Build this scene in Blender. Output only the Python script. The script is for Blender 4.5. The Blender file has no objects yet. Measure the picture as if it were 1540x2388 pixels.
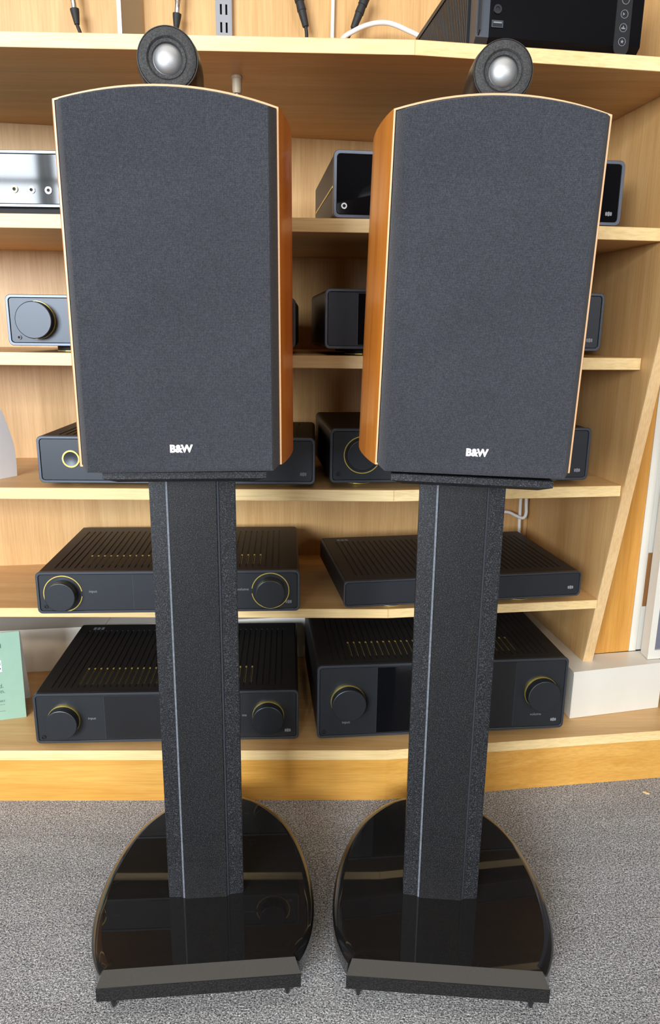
import bpy, bmesh, math, random
from mathutils import Vector, Matrix
S = bpy.context.scene
COL = S.collection
random.seed(7)
R = math.radians

# ------------------------------------------------------------------ camera
cam_d = bpy.data.cameras.new('camera')
cam = bpy.data.objects.new('camera', cam_d)
COL.objects.link(cam)
cam_d.sensor_fit = 'VERTICAL'
cam_d.sensor_height = 24.0
cam_d.lens = 1700.0 / 2388.0 * 24.0
cam_d.clip_start = 0.02
_p, _r = R(14.02), R(0.67)
_F = Vector((0, math.cos(_p), -math.sin(_p)))
_R0 = Vector((1, 0, 0)); _U0 = _R0.cross(_F)
_X = math.cos(_r) * _R0 + math.sin(_r) * _U0
_U = -math.sin(_r) * _R0 + math.cos(_r) * _U0
M = Matrix((_X, _U, -_F)).transposed().to_4x4()
M.translation = Vector((0, 0, 0.765))
cam.matrix_world = M
S.camera = cam

# ------------------------------------------------------------------ world, lights, exposure
W = bpy.data.worlds.new('world'); S.world = W
W.use_nodes = True
W.node_tree.nodes['Background'].inputs[0].default_value = (0.75, 0.85, 1.0, 1)
W.node_tree.nodes['Background'].inputs[1].default_value = 0.3

def area(name, loc, target, sx, sy, power, col):
    d = bpy.data.lights.new(name, 'AREA')
    d.shape = 'RECTANGLE'; d.size = sx; d.size_y = sy
    d.energy = power; d.color = col
    o = bpy.data.objects.new(name, d); COL.objects.link(o)
    o.location = loc
    o.rotation_euler = (Vector(target) - Vector(loc)).to_track_quat('-Z', 'Y').to_euler()
    return o

# daylight through the shop-front windows behind and left of the camera
for wx, e in ((-2.35, 260), (-1.25, 250)):
    area('window_daylight', (wx, -3.42, 1.53), (wx, 0, 1.53), 0.98, 1.34, e, (0.84, 0.92, 1.0))
area('window_daylight', (1.95, -3.42, 1.53), (1.95, 0, 1.53), 0.85, 1.34, 62, (0.95, 0.97, 1.0))
# added overhead glow, giving the glossy base chamfers a bright ceiling to reflect
area('added_ceiling_glow', (0.0, 0.30, 2.47), (0.0, 0.30, 0), 2.2, 1.3, 17, (1.0, 0.93, 0.82))
# warm ceiling lamps of the shop
for lx, ly, e in ((-1.3, -2.2, 60), (-0.35, -2.2, 60), (0.55, -2.2, 60), (1.5, -2.2, 60)):
    d = bpy.data.lights.new('ceiling_lamp', 'SPOT')
    d.energy = e; d.color = (1.0, 0.82, 0.60); d.shadow_soft_size = 0.09
    d.spot_size = R(150); d.spot_blend = 0.6
    o = bpy.data.objects.new('ceiling_lamp', d); COL.objects.link(o)
    o.location = (lx, ly, 2.42)
S.view_settings.view_transform = 'Standard'
S.view_settings.look = 'None'
S.view_settings.exposure = -0.30
S.view_settings.gamma = 1.0
S.view_settings.use_curve_mapping = False
S.cycles.max_bounces = 8
S.cycles.diffuse_bounces = 4
S.cycles.glossy_bounces = 4

# ------------------------------------------------------------------ materials
def srgb(r, g, b):
    def f(c):
        c /= 255.0
        return c / 12.92 if c <= 0.04045 else ((c + 0.055) / 1.055) ** 2.4
    return (f(r), f(g), f(b), 1)

class NT:
    def __init__(s, name):
        s.m = bpy.data.materials.new(name); s.m.use_nodes = True
        s.t = s.m.node_tree; s.b = s.t.nodes['Principled BSDF']
    def n(s, kind, **kw):
        x = s.t.nodes.new(kind)
        for k, v in kw.items():
            if k in x.inputs: x.inputs[k].default_value = v
            else: setattr(x, k, v)
        return x
    def l(s, a, b): s.t.links.new(a, b)
    def set(s, **kw):
        for k, v in kw.items(): s.b.inputs[k.replace('_', ' ')].default_value = v
    def coords(s, scale=(1, 1, 1)):
        c = s.n('ShaderNodeTexCoord'); m = s.n('ShaderNodeMapping')
        m.inputs['Scale'].default_value = scale
        s.l(c.outputs['Object'], m.inputs['Vector']); return m.outputs['Vector']
    def noise(s, vec, scale, detail=3, rough=0.5, dist=0.0):
        x = s.n('ShaderNodeTexNoise')
        x.inputs['Scale'].default_value = scale; x.inputs['Detail'].default_value = detail
        x.inputs['Roughness'].default_value = rough; x.inputs['Distortion'].default_value = dist
        s.l(vec, x.inputs['Vector']); return x.outputs['Fac']
    def ramp(s, fac, stops):
        x = s.n('ShaderNodeValToRGB'); e = x.color_ramp.elements
        while len(e) < len(stops): e.new(0.5)
        for i, (p, c) in enumerate(stops): e[i].position = p; e[i].color = c
        s.l(fac, x.inputs['Fac']); return x.outputs['Color']
    def mix(s, a, b, fac, mode='MIX'):
        x = s.n('ShaderNodeMix'); x.data_type = 'RGBA'; x.blend_type = mode
        for sock, v in ((x.inputs[0], fac), (x.inputs[6], a), (x.inputs[7], b)):
            if hasattr(v, 'links'): s.l(v, sock)
            else: sock.default_value = v
        return x.outputs[2]
    def bump(s, h, strength=0.3, dist=0.001):
        x = s.n('ShaderNodeBump'); x.inputs['Strength'].default_value = strength
        x.inputs['Distance'].default_value = dist
        s.l(h, x.inputs['Height']); s.l(x.outputs['Normal'], s.b.inputs['Normal'])

def wood(name, c0, c1, axis='x', rough=0.42, coat=0.0, fine=1.0):
    t = NT(name)
    sc = {'x': (1.6, 34, 34), 'z': (34, 34, 1.6)}[axis]
    v = t.coords(tuple(k * fine for k in sc))
    big = t.noise(v, 1.0, 4, 0.55, 0.6)
    v2 = t.coords({'x': (14, 420, 420), 'z': (420, 420, 14)}[axis])
    fl = t.noise(v2, 1.0, 2, 0.6)
    v3 = t.coords((3, 3, 3)); cl = t.noise(v3, 1.3, 3, 0.5)
    c = t.ramp(big, [(0.30, c1), (0.70, c0)])
    c = t.mix(c, t.ramp(fl, [(0.35, (0.80, 0.74, 0.66, 1)), (0.6, (1, 1, 1, 1))]), 0.55, 'MULTIPLY')
    c = t.mix(c, t.ramp(cl, [(0.35, (0.90, 0.87, 0.82, 1)), (0.65, (1, 1, 1, 1))]), 0.7, 'MULTIPLY')
    t.l(c, t.b.inputs['Base Color'])
    t.set(Roughness=rough, Coat_Weight=coat, Coat_Roughness=0.12)
    t.bump(fl, 0.06, 0.0005)
    return t.m

def plain(name, col, rough=0.5, metal=0.0, coat=0.0, grain=0.0, gscale=900, ior=None):
    t = NT(name)
    v = t.coords()
    k = t.noise(v, gscale, 2)
    lo = tuple(c * (1 - grain) for c in col[:3]) + (1,); hi = tuple(min(1, c * (1 + grain)) for c in col[:3]) + (1,)
    t.l(t.ramp(k, [(0.3, lo), (0.7, hi)]), t.b.inputs['Base Color'])
    t.set(Roughness=rough, Metallic=metal, Coat_Weight=coat, Coat_Roughness=0.04)
    if ior: t.set(IOR=ior)
    if grain: t.bump(k, 0.08, 0.0003)
    return t.m

MT = {}
MT['birch'] = wood('birch_laminate', srgb(226, 186, 130), srgb(206, 161, 104), 'x')
MT['birch_v'] = wood('birch_laminate_upright', srgb(222, 181, 124), srgb(203, 158, 101), 'z')
MT['edge'] = wood('birch_edging', srgb(244, 218, 164), srgb(230, 198, 140), 'x', 0.45)
MT['edge_v'] = wood('birch_edging_upright', srgb(232, 198, 148), srgb(212, 172, 122), 'z', 0.45)
MT['orange'] = wood('lacquered_orange_wood', srgb(228, 176, 92), srgb(208, 150, 64), 'x', 0.28, 0.4)
MT['orange_v'] = wood('lacquered_orange_upright', srgb(216, 158, 76), srgb(194, 134, 54), 'z', 0.28, 0.4)
MT['cherry'] = wood('cherry_veneer', srgb(210, 136, 52), srgb(182, 104, 30), 'z', 0.38, 0.2, 1.4)
MT['cherry_edge'] = plain('cherry_lip', srgb(212, 166, 122), 0.35)
MT['white'] = plain('white_gloss_paint', srgb(216, 211, 199), 0.35, 0, 0.2, 0.03, 12)
MT['wallpaint'] = plain('wall_paint', srgb(96, 90, 82), 0.8, 0, 0, 0.03, 40)
MT['ceilpaint'] = plain('ceiling_paint', srgb(140, 137, 130), 0.85, 0, 0, 0.03, 40)
MT['anthracite'] = plain('anthracite_paint', (0.046, 0.050, 0.057, 1), 0.40, 0.75, 0, 0.05, 1500)
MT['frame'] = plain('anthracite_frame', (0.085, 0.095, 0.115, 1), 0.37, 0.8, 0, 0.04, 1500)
MT['frame_sheen'] = plain('frame_window_sheen', (0.13, 0.145, 0.18, 1), 0.34, 0.85, 0, 0.03, 1500)  # window reflection put into the colour of the second-shelf frames
MT['housing'] = plain('black_steel', (0.013, 0.012, 0.012, 1), 0.50, 0.0, 0, 0.1, 1200)
MT['glossblack'] = plain('black_glass', (0.004, 0.004, 0.005, 1), 0.05, 0, 0.0, ior=1.27)
MT['mirrorglass'] = plain('mirror_like_glass', (0.006, 0.007, 0.009, 1), 0.05, 0, 0.0, ior=1.36)
MT['lit_edge'] = plain('lit_grey_edge', (0.12, 0.132, 0.155, 1), 0.45, 0, 0, 0.25, 300)  # paler grey for the side of the pole that catches light
MT['satinblack'] = plain('satin_black', (0.010, 0.010, 0.012, 1), 0.35)
MT['mattblack'] = plain('matt_black', (0.008, 0.008, 0.009, 1), 0.7)
MT['rubber'] = plain('black_rubber', (0.015, 0.015, 0.016, 1), 0.65, 0, 0, 0.1, 500)
MT['gold'] = plain('brushed_gold', srgb(222, 198, 104), 0.36, 0.7)
MT['silver'] = plain('silver_metal', (0.72, 0.72, 0.73, 1), 0.25, 1.0)
MT['steel'] = plain('painted_steel', srgb(146, 147, 152), 0.5, 0.2)
MT['logo'] = plain('bright_logo_metal', (0.86, 0.86, 0.86, 1), 0.35, 0.35)
MT['print'] = plain('grey_print', srgb(124, 127, 134), 0.5)
MT['cablewhite'] = plain('white_cable_sheath', srgb(226, 224, 220), 0.5)
MT['doorgrey'] = plain('grey_door_panel', srgb(108, 108, 122), 0.5, 0, 0, 0.03, 60)
MT['green'] = plain('mint_green_card', srgb(138, 170, 151), 0.6, 0, 0, 0.02, 60)
MT['ink'] = plain('dark_green_ink', srgb(70, 100, 92), 0.7)
MT['paper'] = plain('white_paper', srgb(236, 236, 240), 0.6, 0, 0, 0.01, 60)
MT['beige'] = plain('beige_plastic', srgb(170, 156, 132), 0.5)
MT['rawwood'] = wood('bare_wood', srgb(168, 118, 66), srgb(130, 86, 44), 'z', 0.7)

def m_fabric():
    t = NT('grille_cloth')
    v = t.coords((1, 1, 1))
    w1 = t.n('ShaderNodeTexWave', wave_type='BANDS', bands_direction='X'); w1.inputs['Scale'].default_value = 400
    w1.inputs['Distortion'].default_value = 3.0; w1.inputs['Detail'].default_value = 2; w1.inputs['Detail Scale'].default_value = 3
    w2 = t.n('ShaderNodeTexWave', wave_type='BANDS', bands_direction='Z'); w2.inputs['Scale'].default_value = 400
    w2.inputs['Distortion'].default_value = 3.0; w2.inputs['Detail'].default_value = 2; w2.inputs['Detail Scale'].default_value = 3
    t.l(v, w1.inputs['Vector']); t.l(v, w2.inputs['Vector'])
    mm = t.n('ShaderNodeMath', operation='MULTIPLY'); t.l(w1.outputs['Fac'], mm.inputs[0]); t.l(w2.outputs['Fac'], mm.inputs[1])
    n1 = t.noise(v, 800, 2, 0.6)
    big = t.noise(v, 9, 4, 0.6)
    c = t.ramp(mm.outputs[0], [(0.0, srgb(40, 41, 45)), (0.7, srgb(76, 78, 84))])
    c = t.mix(c, t.ramp(n1, [(0.30, (0.55, 0.56, 0.60, 1)), (0.52, (1, 1, 1, 1)), (0.78, (1.6, 1.6, 1.6, 1))]), 0.8, 'MULTIPLY')
    c = t.mix(c, t.ramp(big, [(0.3, (0.86, 0.86, 0.88, 1)), (0.75, (1.12, 1.12, 1.12, 1))]), 1.0, 'MULTIPLY')
    t.l(c, t.b.inputs['Base Color'])
    t.set(Roughness=0.9, Sheen_Weight=0.12, Sheen_Roughness=0.5, Specular_IOR_Level=0.25)
    a = t.n('ShaderNodeMath', operation='ADD'); t.l(mm.outputs[0], a.inputs[0]); t.l(n1, a.inputs[1])
    t.bump(a.outputs[0], 0.5, 0.0006)
    return t.m
MT['cloth'] = m_fabric()

def m_carpet():
    t = NT('loop_pile_carpet')
    v = t.coords()
    n1 = t.noise(v, 520, 2, 0.6, 0.6)
    v2 = t.coords((260, 640, 1)); n2 = t.noise(v2, 1.0, 2, 0.5, 0.8)
    v3 = t.coords((4, 26, 1)); n3 = t.noise(v3, 1.0, 3, 0.5)
    c = t.ramp(n1, [(0.32, srgb(70, 71, 76)), (0.45, srgb(136, 136, 140)), (0.57, srgb(198, 198, 198)), (0.70, srgb(240, 240, 239))])
    c = t.mix(c, t.ramp(n2, [(0.35, (0.5, 0.5, 0.52, 1)), (0.55, (1, 1, 1, 1))]), 0.7, 'MULTIPLY')
    c = t.mix(c, t.ramp(n3, [(0.3, (0.85, 0.84, 0.83, 1)), (0.7, (1.05, 1.05, 1.05, 1))]), 0.8, 'MULTIPLY')
    t.l(c, t.b.inputs['Base Color'])
    t.set(Roughness=0.95, Specular_IOR_Level=0.15, Sheen_Weight=0.1)
    a = t.n('ShaderNodeMath', operation='ADD'); t.l(n1, a.inputs[0]); t.l(n2, a.inputs[1])
    t.bump(a.outputs[0], 0.9, 0.002)
    return t.m
MT['carpet'] = m_carpet()

def m_piano(name, speck, rough, coat, bump, scale=700):
    t = NT(name)
    v = t.coords()
    n1 = t.noise(v, scale, 2, 0.7)
    n2 = t.noise(v, 14, 4, 0.6)
    c = t.ramp(n1, [(0.50, (0.005, 0.005, 0.006, 1)), (0.76, speck)])
    t.l(c, t.b.inputs['Base Color'])
    t.l(t.ramp(n2, [(0.3, (rough * 0.92,) * 3 + (1,)), (0.7, (min(1, rough * 1.08),) * 3 + (1,))]), t.b.inputs['Roughness'])
    t.set(Coat_Weight=coat, Coat_Roughness=0.02, Specular_IOR_Level=0.2 if coat else 0.38)
    if bump: t.bump(n1, bump, 0.0006)
    return t.m
MT['piano'] = m_piano('gloss_black_lacquer', (0.026, 0.024, 0.021, 1), 0.26, 1.0, 0.0, 1400)
MT['pole'] = m_piano('textured_black_paint', (0.060, 0.061, 0.064, 1), 0.36, 0.0, 0.30, 900)
MT['poleflank'] = m_piano('dusty_black_paint', (0.085, 0.094, 0.110, 1), 0.40, 0.0, 0.25, 900)

def m_mesh():
    t = NT('tweeter_cloth')
    v = t.coords()
    n1 = t.noise(v, 900, 2, 0.6); n2 = t.noise(v, 60, 3)
    c = t.ramp(n1, [(0.3, srgb(34, 33, 33)), (0.7, srgb(74, 72, 71))])
    c = t.mix(c, t.ramp(n2, [(0.3, (0.75, 0.75, 0.75, 1)), (0.7, (1.1, 1.1, 1.1, 1))]), 1.0, 'MULTIPLY')
    t.l(c, t.b.inputs['Base Color']); t.set(Roughness=0.75, Metallic=0.2); t.bump(n1, 0.4, 0.0004)
    return t.m
MT['mesh'] = m_mesh()

def m_dome():
    t = NT('tweeter_dome_metal')
    v = t.coords()
    w = t.n('ShaderNodeTexWave', wave_type='BANDS', bands_direction='Z'); w.inputs['Scale'].default_value = 480
    t.l(v, w.inputs['Vector'])
    t.l(t.ramp(w.outputs['Fac'], [(0.2, (0.40, 0.40, 0.41, 1)), (0.7, (0.54, 0.54, 0.54, 1))]), t.b.inputs['Base Color'])
    t.set(Roughness=0.48, Metallic=0.85)
    return t.m
MT['dome'] = m_dome()

# ------------------------------------------------------------------ mesh helpers
def link(name, bm, mat, parent=None, smooth=None, loc=None, rot=None):
    me = bpy.data.meshes.new(name)
    bmesh.ops.recalc_face_normals(bm, faces=bm.faces)
    bm.to_mesh(me); bm.free()
    mats = mat if isinstance(mat, (list, tuple)) else [mat]
    for x in mats: me.materials.append(MT[x] if isinstance(x, str) else x)
    if smooth is not None:
        me.polygons.foreach_set('use_smooth', [True] * len(me.polygons))
        try: me.set_sharp_from_angle(angle=R(smooth))
        except Exception: pass
        me.polygons.foreach_set('use_smooth', [len(p.vertices) <= 8 for p in me.polygons])
    o = bpy.data.objects.new(name, me); COL.objects.link(o)
    if parent: o.parent = parent
    if loc: o.location = loc
    if rot: o.rotation_euler = rot
    return o

def tag(o, label=None, cat=None, group=None, kind=None):
    if label: o['label'] = label
    if cat: o['category'] = cat
    if group: o['group'] = group
    if kind: o['kind'] = kind
    return o

def empty(name, loc, rz=0.0, label=None, cat=None, group=None):
    o = bpy.data.objects.new(name, None); COL.objects.link(o)
    o.empty_display_size = 0.05
    o.location = loc; o.rotation_euler = (0, 0, rz)
    return tag(o, label, cat, group)

def add_box(bm, x0, x1, y0, y1, z0, z1, bev=0.0, mi=0):
    vs = [bm.verts.new((x, y, z)) for x in (x0, x1) for y in (y0, y1) for z in (z0, z1)]
    fs = [bm.faces.new([vs[i] for i in f]) for f in
          ((0, 1, 3, 2), (4, 6, 7, 5), (0, 4, 5, 1), (2, 3, 7, 6), (0, 2, 6, 4), (1, 5, 7, 3))]
    for f in fs: f.material_index = mi
    if bev > 0:
        es = list({e for f in fs for e in f.edges})
        bmesh.ops.bevel(bm, geom=es, offset=bev, segments=2, profile=0.5, affect='EDGES')
    return fs

def box(name, x0, x1, y0, y1, z0, z1, mat, parent=None, bev=0.0):
    bm = bmesh.new(); add_box(bm, x0, x1, y0, y1, z0, z1, bev)
    return link(name, bm, mat, parent, 40 if bev else None)

def add_prism(bm, pts, ax, a, b, mi=0):
    """pts: 2D polygon; ax: extrusion axis. x -> (y,z), y -> (x,z), z -> (x,y)"""
    def P(p, t):
        return {'x': (t, p[0], p[1]), 'y': (p[0], t, p[1]), 'z': (p[0], p[1], t)}[ax]
    A = [bm.verts.new(P(p, a)) for p in pts]; B = [bm.verts.new(P(p, b)) for p in pts]
    n = len(pts)
    fs = [bm.faces.new(A[::-1]), bm.faces.new(B)]
    for i in range(n): fs.append(bm.faces.new((A[i], A[(i + 1) % n], B[(i + 1) % n], B[i])))
    for f in fs: f.material_index = mi
    return fs

def prism(name, pts, ax, a, b, mat, parent=None, smooth=None, bev=0.0):
    bm = bmesh.new(); add_prism(bm, pts, ax, a, b)
    if bev: bmesh.ops.bevel(bm, geom=list(bm.edges), offset=bev, segments=2, profile=0.5, affect='EDGES')
    return link(name, bm, mat, parent, smooth)

def rrect(w, h, r, n=5):
    """rounded rectangle, centred, counter-clockwise"""
    out = []
    for cx, cy, a0 in ((w / 2 - r, h / 2 - r, 0), (-w / 2 + r, h / 2 - r, 90), (-w / 2 + r, -h / 2 + r, 180), (w / 2 - r, -h / 2 + r, 270)):
        for i in range(n + 1):
            a = R(a0 + 90 * i / n); out.append((cx + r * math.cos(a), cy + r * math.sin(a)))
    return out

def add_ringframe(bm, outer, inner, y0, y1, dx=0, dz=0):
    """frame between two equal-length loops (x,z), extruded in y"""
    n = len(outer)
    L = [[bm.verts.new((p[0] + dx, y, p[1] + dz)) for p in lp] for lp in (outer, inner) for y in (y0, y1)]
    o0, o1, i0, i1 = L
    for k in range(n):
        j = (k + 1) % n
        bm.faces.new((o0[k], o0[j], i0[j], i0[k])); bm.faces.new((o1[j], o1[k], i1[k], i1[j]))
        bm.faces.new((o0[j], o0[k], o1[k], o1[j])); bm.faces.new((i0[k], i0[j], i1[j], i1[k]))

def add_lathe(bm, prof, seg=32, axis='y', cx=0, cy=0, cz=0, a0=0, a1=360, mi=0):
    """prof: (radius, t) pairs along the axis; caps where the radius is zero"""
    full = abs(a1 - a0) >= 360
    n = seg if full else seg + 1
    rings = []
    for r, t in prof:
        if r <= 1e-7:
            P = {'y': (cx, cy + t, cz), 'z': (cx, cy, cz + t), 'x': (cx + t, cy, cz)}[axis]
            rings.append([bm.verts.new(P)]); continue
        ring = []
        for i in range(n):
            a = R(a0 + (a1 - a0) * i / seg); c, s = r * math.cos(a), r * math.sin(a)
            P = {'y': (cx + c, cy + t, cz + s), 'z': (cx + c, cy + s, cz + t), 'x': (cx + t, cy + c, cz + s)}[axis]
            ring.append(bm.verts.new(P))
        rings.append(ring)
    for A, B in zip(rings[:-1], rings[1:]):
        m = max(len(A), len(B))
        rng = range(m if full else m - 1)
        for i in rng:
            j = (i + 1) % m
            if len(A) == 1 and len(B) == 1: continue
            if len(A) == 1: f = bm.faces.new((A[0], B[i], B[j]))
            elif len(B) == 1: f = bm.faces.new((A[i], B[0], A[j]))
            else: f = bm.faces.new((A[i], B[i], B[j], A[j]))
            f.material_index = mi

def lathe(name, prof, mat, parent=None, seg=32, axis='y', c=(0, 0, 0), smooth=40, a0=0, a1=360):
    bm = bmesh.new(); add_lathe(bm, prof, seg, axis, *c, a0=a0, a1=a1)
    return link(name, bm, mat, parent, smooth)

def ring_arc(name, r0, r1, y0, y1, mat, parent, c, a0, a1, seg=40):
    """flat ring segment round the y axis"""
    bm = bmesh.new()
    full = abs(a1 - a0) >= 360
    add_lathe(bm, [(r0, y0), (r1, y0), (r1, y1), (r0, y1), (r0, y0)], seg, 'y', *c, a0=a0, a1=a1)
    bmesh.ops.remove_doubles(bm, verts=bm.verts, dist=1e-6)
    return link(name, bm, mat, parent, 40)

def catmull(pts, n=8):
    P = [Vector(p) for p in pts]; P = [2 * P[0] - P[1]] + P + [2 * P[-1] - P[-2]]
    out = []
    for i in range(1, len(P) - 2):
        for k in range(n):
            t = k / n
            out.append(0.5 * ((2 * P[i]) + (-P[i - 1] + P[i + 1]) * t + (2 * P[i - 1] - 5 * P[i] + 4 * P[i + 1] - P[i + 2]) * t * t
                              + (-P[i - 1] + 3 * P[i] - 3 * P[i + 1] + P[i + 2]) * t ** 3))
    out.append(P[-2]); return out

def add_tube(bm, pts, r, seg=10):
    """r: number or list; capped tube along points"""
    P = [Vector(p) for p in pts]; n = len(P)
    rs = r if isinstance(r, (list, tuple)) else [r] * n
    rings = []; up = None
    for i in range(n):
        d = (P[min(i + 1, n - 1)] - P[max(i - 1, 0)]).normalized()
        if up is None: up = d.orthogonal().normalized()
        up = (up - d * up.dot(d)).normalized(); s = d.cross(up)
        rings.append([bm.verts.new(P[i] + rs[i] * (math.cos(2 * math.pi * k / seg) * up + math.sin(2 * math.pi * k / seg) * s)) for k in range(seg)])
    for A, B in zip(rings[:-1], rings[1:]):
        for k in range(seg): bm.faces.new((A[k], A[(k + 1) % seg], B[(k + 1) % seg], B[k]))
    bm.faces.new(rings[0][::-1]); bm.faces.new(rings[-1])

def tube(name, pts, r, mat, parent=None, seg=10, curve=True, n=8):
    bm = bmesh.new(); add_tube(bm, catmull(pts, n) if curve else pts, r, seg)
    return link(name, bm, mat, parent, 50)

def text(name, s, size, mat, parent, loc, rot=(math.pi / 2, 0, 0), ext=0.0002, off=0.0, align='CENTER', spacing=1.0):
    cu = bpy.data.curves.new(name, 'FONT'); cu.body = s; cu.size = size
    cu.extrude = ext; cu.offset = off; cu.align_x = align; cu.align_y = 'CENTER'; cu.resolution_u = 3
    cu.space_character = spacing
    tmp = bpy.data.objects.new(name, cu); COL.objects.link(tmp)
    dg = bpy.context.evaluated_depsgraph_get()
    me = bpy.data.meshes.new_from_object(tmp.evaluated_get(dg))
    bpy.data.objects.remove(tmp); bpy.data.curves.remove(cu)
    me.name = name; me.materials.clear(); me.materials.append(MT[mat])
    o = bpy.data.objects.new(name, me); COL.objects.link(o)
    o.parent = parent; o.location = loc; o.rotation_euler = rot
    return o

# ------------------------------------------------------------------ room shell
def struct(o, label=None): 
    o['kind'] = 'structure'
    if label: o['label'] = label
    return o
FY = -3.6
struct(box('floor', -3.6, 3.2, FY, 1.9, -0.05, 0.0, 'carpet'), 'grey flecked loop pile carpet floor')
struct(box('ceiling', -3.6, 3.2, FY, 1.9, 2.5, 2.55, 'ceilpaint'))
struct(box('wall_left', -3.7, -3.6, FY, 1.9, 0, 2.5, 'wallpaint'))
struct(box('wall_right', 3.2, 3.3, FY, 1.9, 0, 2.5, 'wallpaint'))
struct(box('wall_back', -3.6, 3.2, 1.9, 2.0, 0, 2.5, 'wallpaint'))
bm = bmesh.new()
for x0, x1, z0, z1 in ((-3.6, 3.2, 0, 0.83), (-3.6, 3.2, 2.22, 2.5), (-3.6, -2.85, 0.83, 2.22), (-0.75, 1.5, 0.83, 2.22), (2.4, 3.2, 0.83, 2.22)):
    add_box(bm, x0, x1, FY, FY + .1, z0, z1)
struct(link('wall_front', bm, 'wallpaint'))
for i, (x0, x1, bars) in enumerate(((-2.85, -0.75, (-1.8,)), (1.5, 2.4, ()))):
    bm = bmesh.new()
    for a, b, c, d in ((x0, x0 + .04, .83, 2.22), (x1 - .04, x1, .83, 2.22), (x0, x1, .83, .87), (x0, x1, 2.18, 2.22), (x0, x1, 1.72, 1.75)):
        add_box(bm, a, b, FY + .2, FY + .25, c, d)
    for bx in bars: add_box(bm, bx - .02, bx + .02, FY + .2, FY + .25, .83, 2.22)
    struct(link('window_%d' % (i + 1), bm, 'white'))

# ------------------------------------------------------------------ shelving unit
XK = 0.098
def fy(A, x):            # front line of a shelf in plan: left run, kink, right run set back
    return A + 0.0225 * x if x < XK else A + 0.0022 + 0.148 * (x - XK)
def wy(x): return 1.43 + 0.158 * x
def px(y): return 0.47 - 0.148 * (y - 1.142)     # inner face of the right end panel
XL = -1.5
unit = empty('shelving_unit', (0, 1.3, 0), 0, 'built-in birch shelving with slanted right end panel and orange kick board', 'shelving')
def up(o):               # keep world coordinates while parented to the unit
    o.parent = unit; o.matrix_parent_inverse = Matrix.Translation((0, -1.3, 0)); return o

def shelf(zt, zb, A, xr=None, deep=0.0):
    ye = fy(A, 0.46); xe = px(ye)
    for _ in range(4): ye = fy(A, xe); xe = px(ye)
    yb = 1.43
    for _ in range(4): yb = wy(px(yb))
    xb = px(yb)
    pts = [(XL, fy(A, XL)), (XK, fy(A, XK)), (xe - .0005, ye), (xb - .0005, yb), (XL, wy(XL))]
    bm = bmesh.new()
    fs = add_prism(bm, pts, 'z', zb, zt)
    # front edge faces take the edging material
    for f in fs[2:4]: f.material_index = 1
    bmesh.ops.bevel(bm, geom=[e for e in bm.edges if any(f.material_index == 1 for f in e.link_faces)], offset=0.0007, segments=1, affect='EDGES')
    return up(link('shelf', bm, ['birch', 'edge']))
SH = {1: (1.1125, 1.0955, 1.008), 2: (0.912, 0.894, 1.055), 3: (0.729, 0.711, 1.075), 4: (0.5275, 0.5095, 1.092), 5: (0.319, 0.303, 1.127)}
for k in (1, 2, 3, 4, 5): shelf(*SH[k])
# bottom shelf board (runs on past the end panel) and kick board
A6 = 1.0605
bm = bmesh.new()
fs = add_prism(bm, [(XL, fy(A6, XL)), (XK, fy(A6, XK)), (0.66, fy(A6, 0.66)), (0.66, 1.52), (XL, 1.52 + .158 * XL)], 'z', 0.0815, 0.099)
for f in fs[2:4]: f.material_index = 1
up(link('shelf', bm, ['birch', 'edge']))
A7 = 1.0693
bm = bmesh.new()
add_prism(bm, [(XL, fy(A7, XL)), (XK, fy(A7, XK)), (0.655, fy(A7, 0.655)), (0.655, fy(A7, .655) + .018), (XK, fy(A7, XK) + .018), (XL, fy(A7, XL) + .018)], 'z', 0.0, 0.0813)
up(link('kick_board', bm, 'orange'))
# back panel
bm = bmesh.new()
xb = 0.4187
add_prism(bm, [(XL, wy(XL)), (xb, wy(xb)), (xb, wy(xb) + .016), (XL, wy(XL) + .016)], 'z', 0.303, 1.75)
up(link('back_panel', bm, 'birch_v'))
# slanted right end panel, with its edging strip
nx, ny = Vector((1, 0.148)).normalized()
def panel_pt(y, z, off=0.0): return (px(y) + nx * off, y + ny * off, z)
def pe(z): return 1.209 - 0.21 * (z - 0.206)
th = 0.0185
bm = bmesh.new()
sec = [(pe(.19) + .003, .19), (pe(1.75) + .003, 1.75), (1.492, 1.75), (1.492, .19)]
A_ = [bm.verts.new(panel_pt(y, z)) for y, z in sec]; B_ = [bm.verts.new(panel_pt(y, z, th)) for y, z in sec]
bm.faces.new(A_); bm.faces.new(B_[::-1])
for i in range(4): bm.faces.new((A_[i], B_[i], B_[(i + 1) % 4], A_[(i + 1) % 4]))
side = up(link('side_panel', bm, 'birch_v'))
bm = bmesh.new()
sec = [(pe(.19), .19), (pe(1.75), 1.75), (pe(1.75) + .003, 1.75), (pe(.19) + .003, .19)]
A_ = [bm.verts.new(panel_pt(y, z)) for y, z in sec]; B_ = [bm.verts.new(panel_pt(y, z, th)) for y, z in sec]
bm.faces.new(A_); bm.faces.new(B_[::-1])
for i in range(4): bm.faces.new((A_[i], B_[i], B_[(i + 1) % 4], A_[(i + 1) % 4]))
up(link('edge_strip', bm, 'edge_v'))
# orange filler board right of it
bm = bmesh.new()
add_prism(bm, [(0.4912, 1.2442), (0.5595, 1.2585), (0.5565, 1.2765), (0.4882, 1.2625)], 'z', 0.1905, 1.75)
up(link('filler_board', bm, 'orange_v'))

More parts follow.
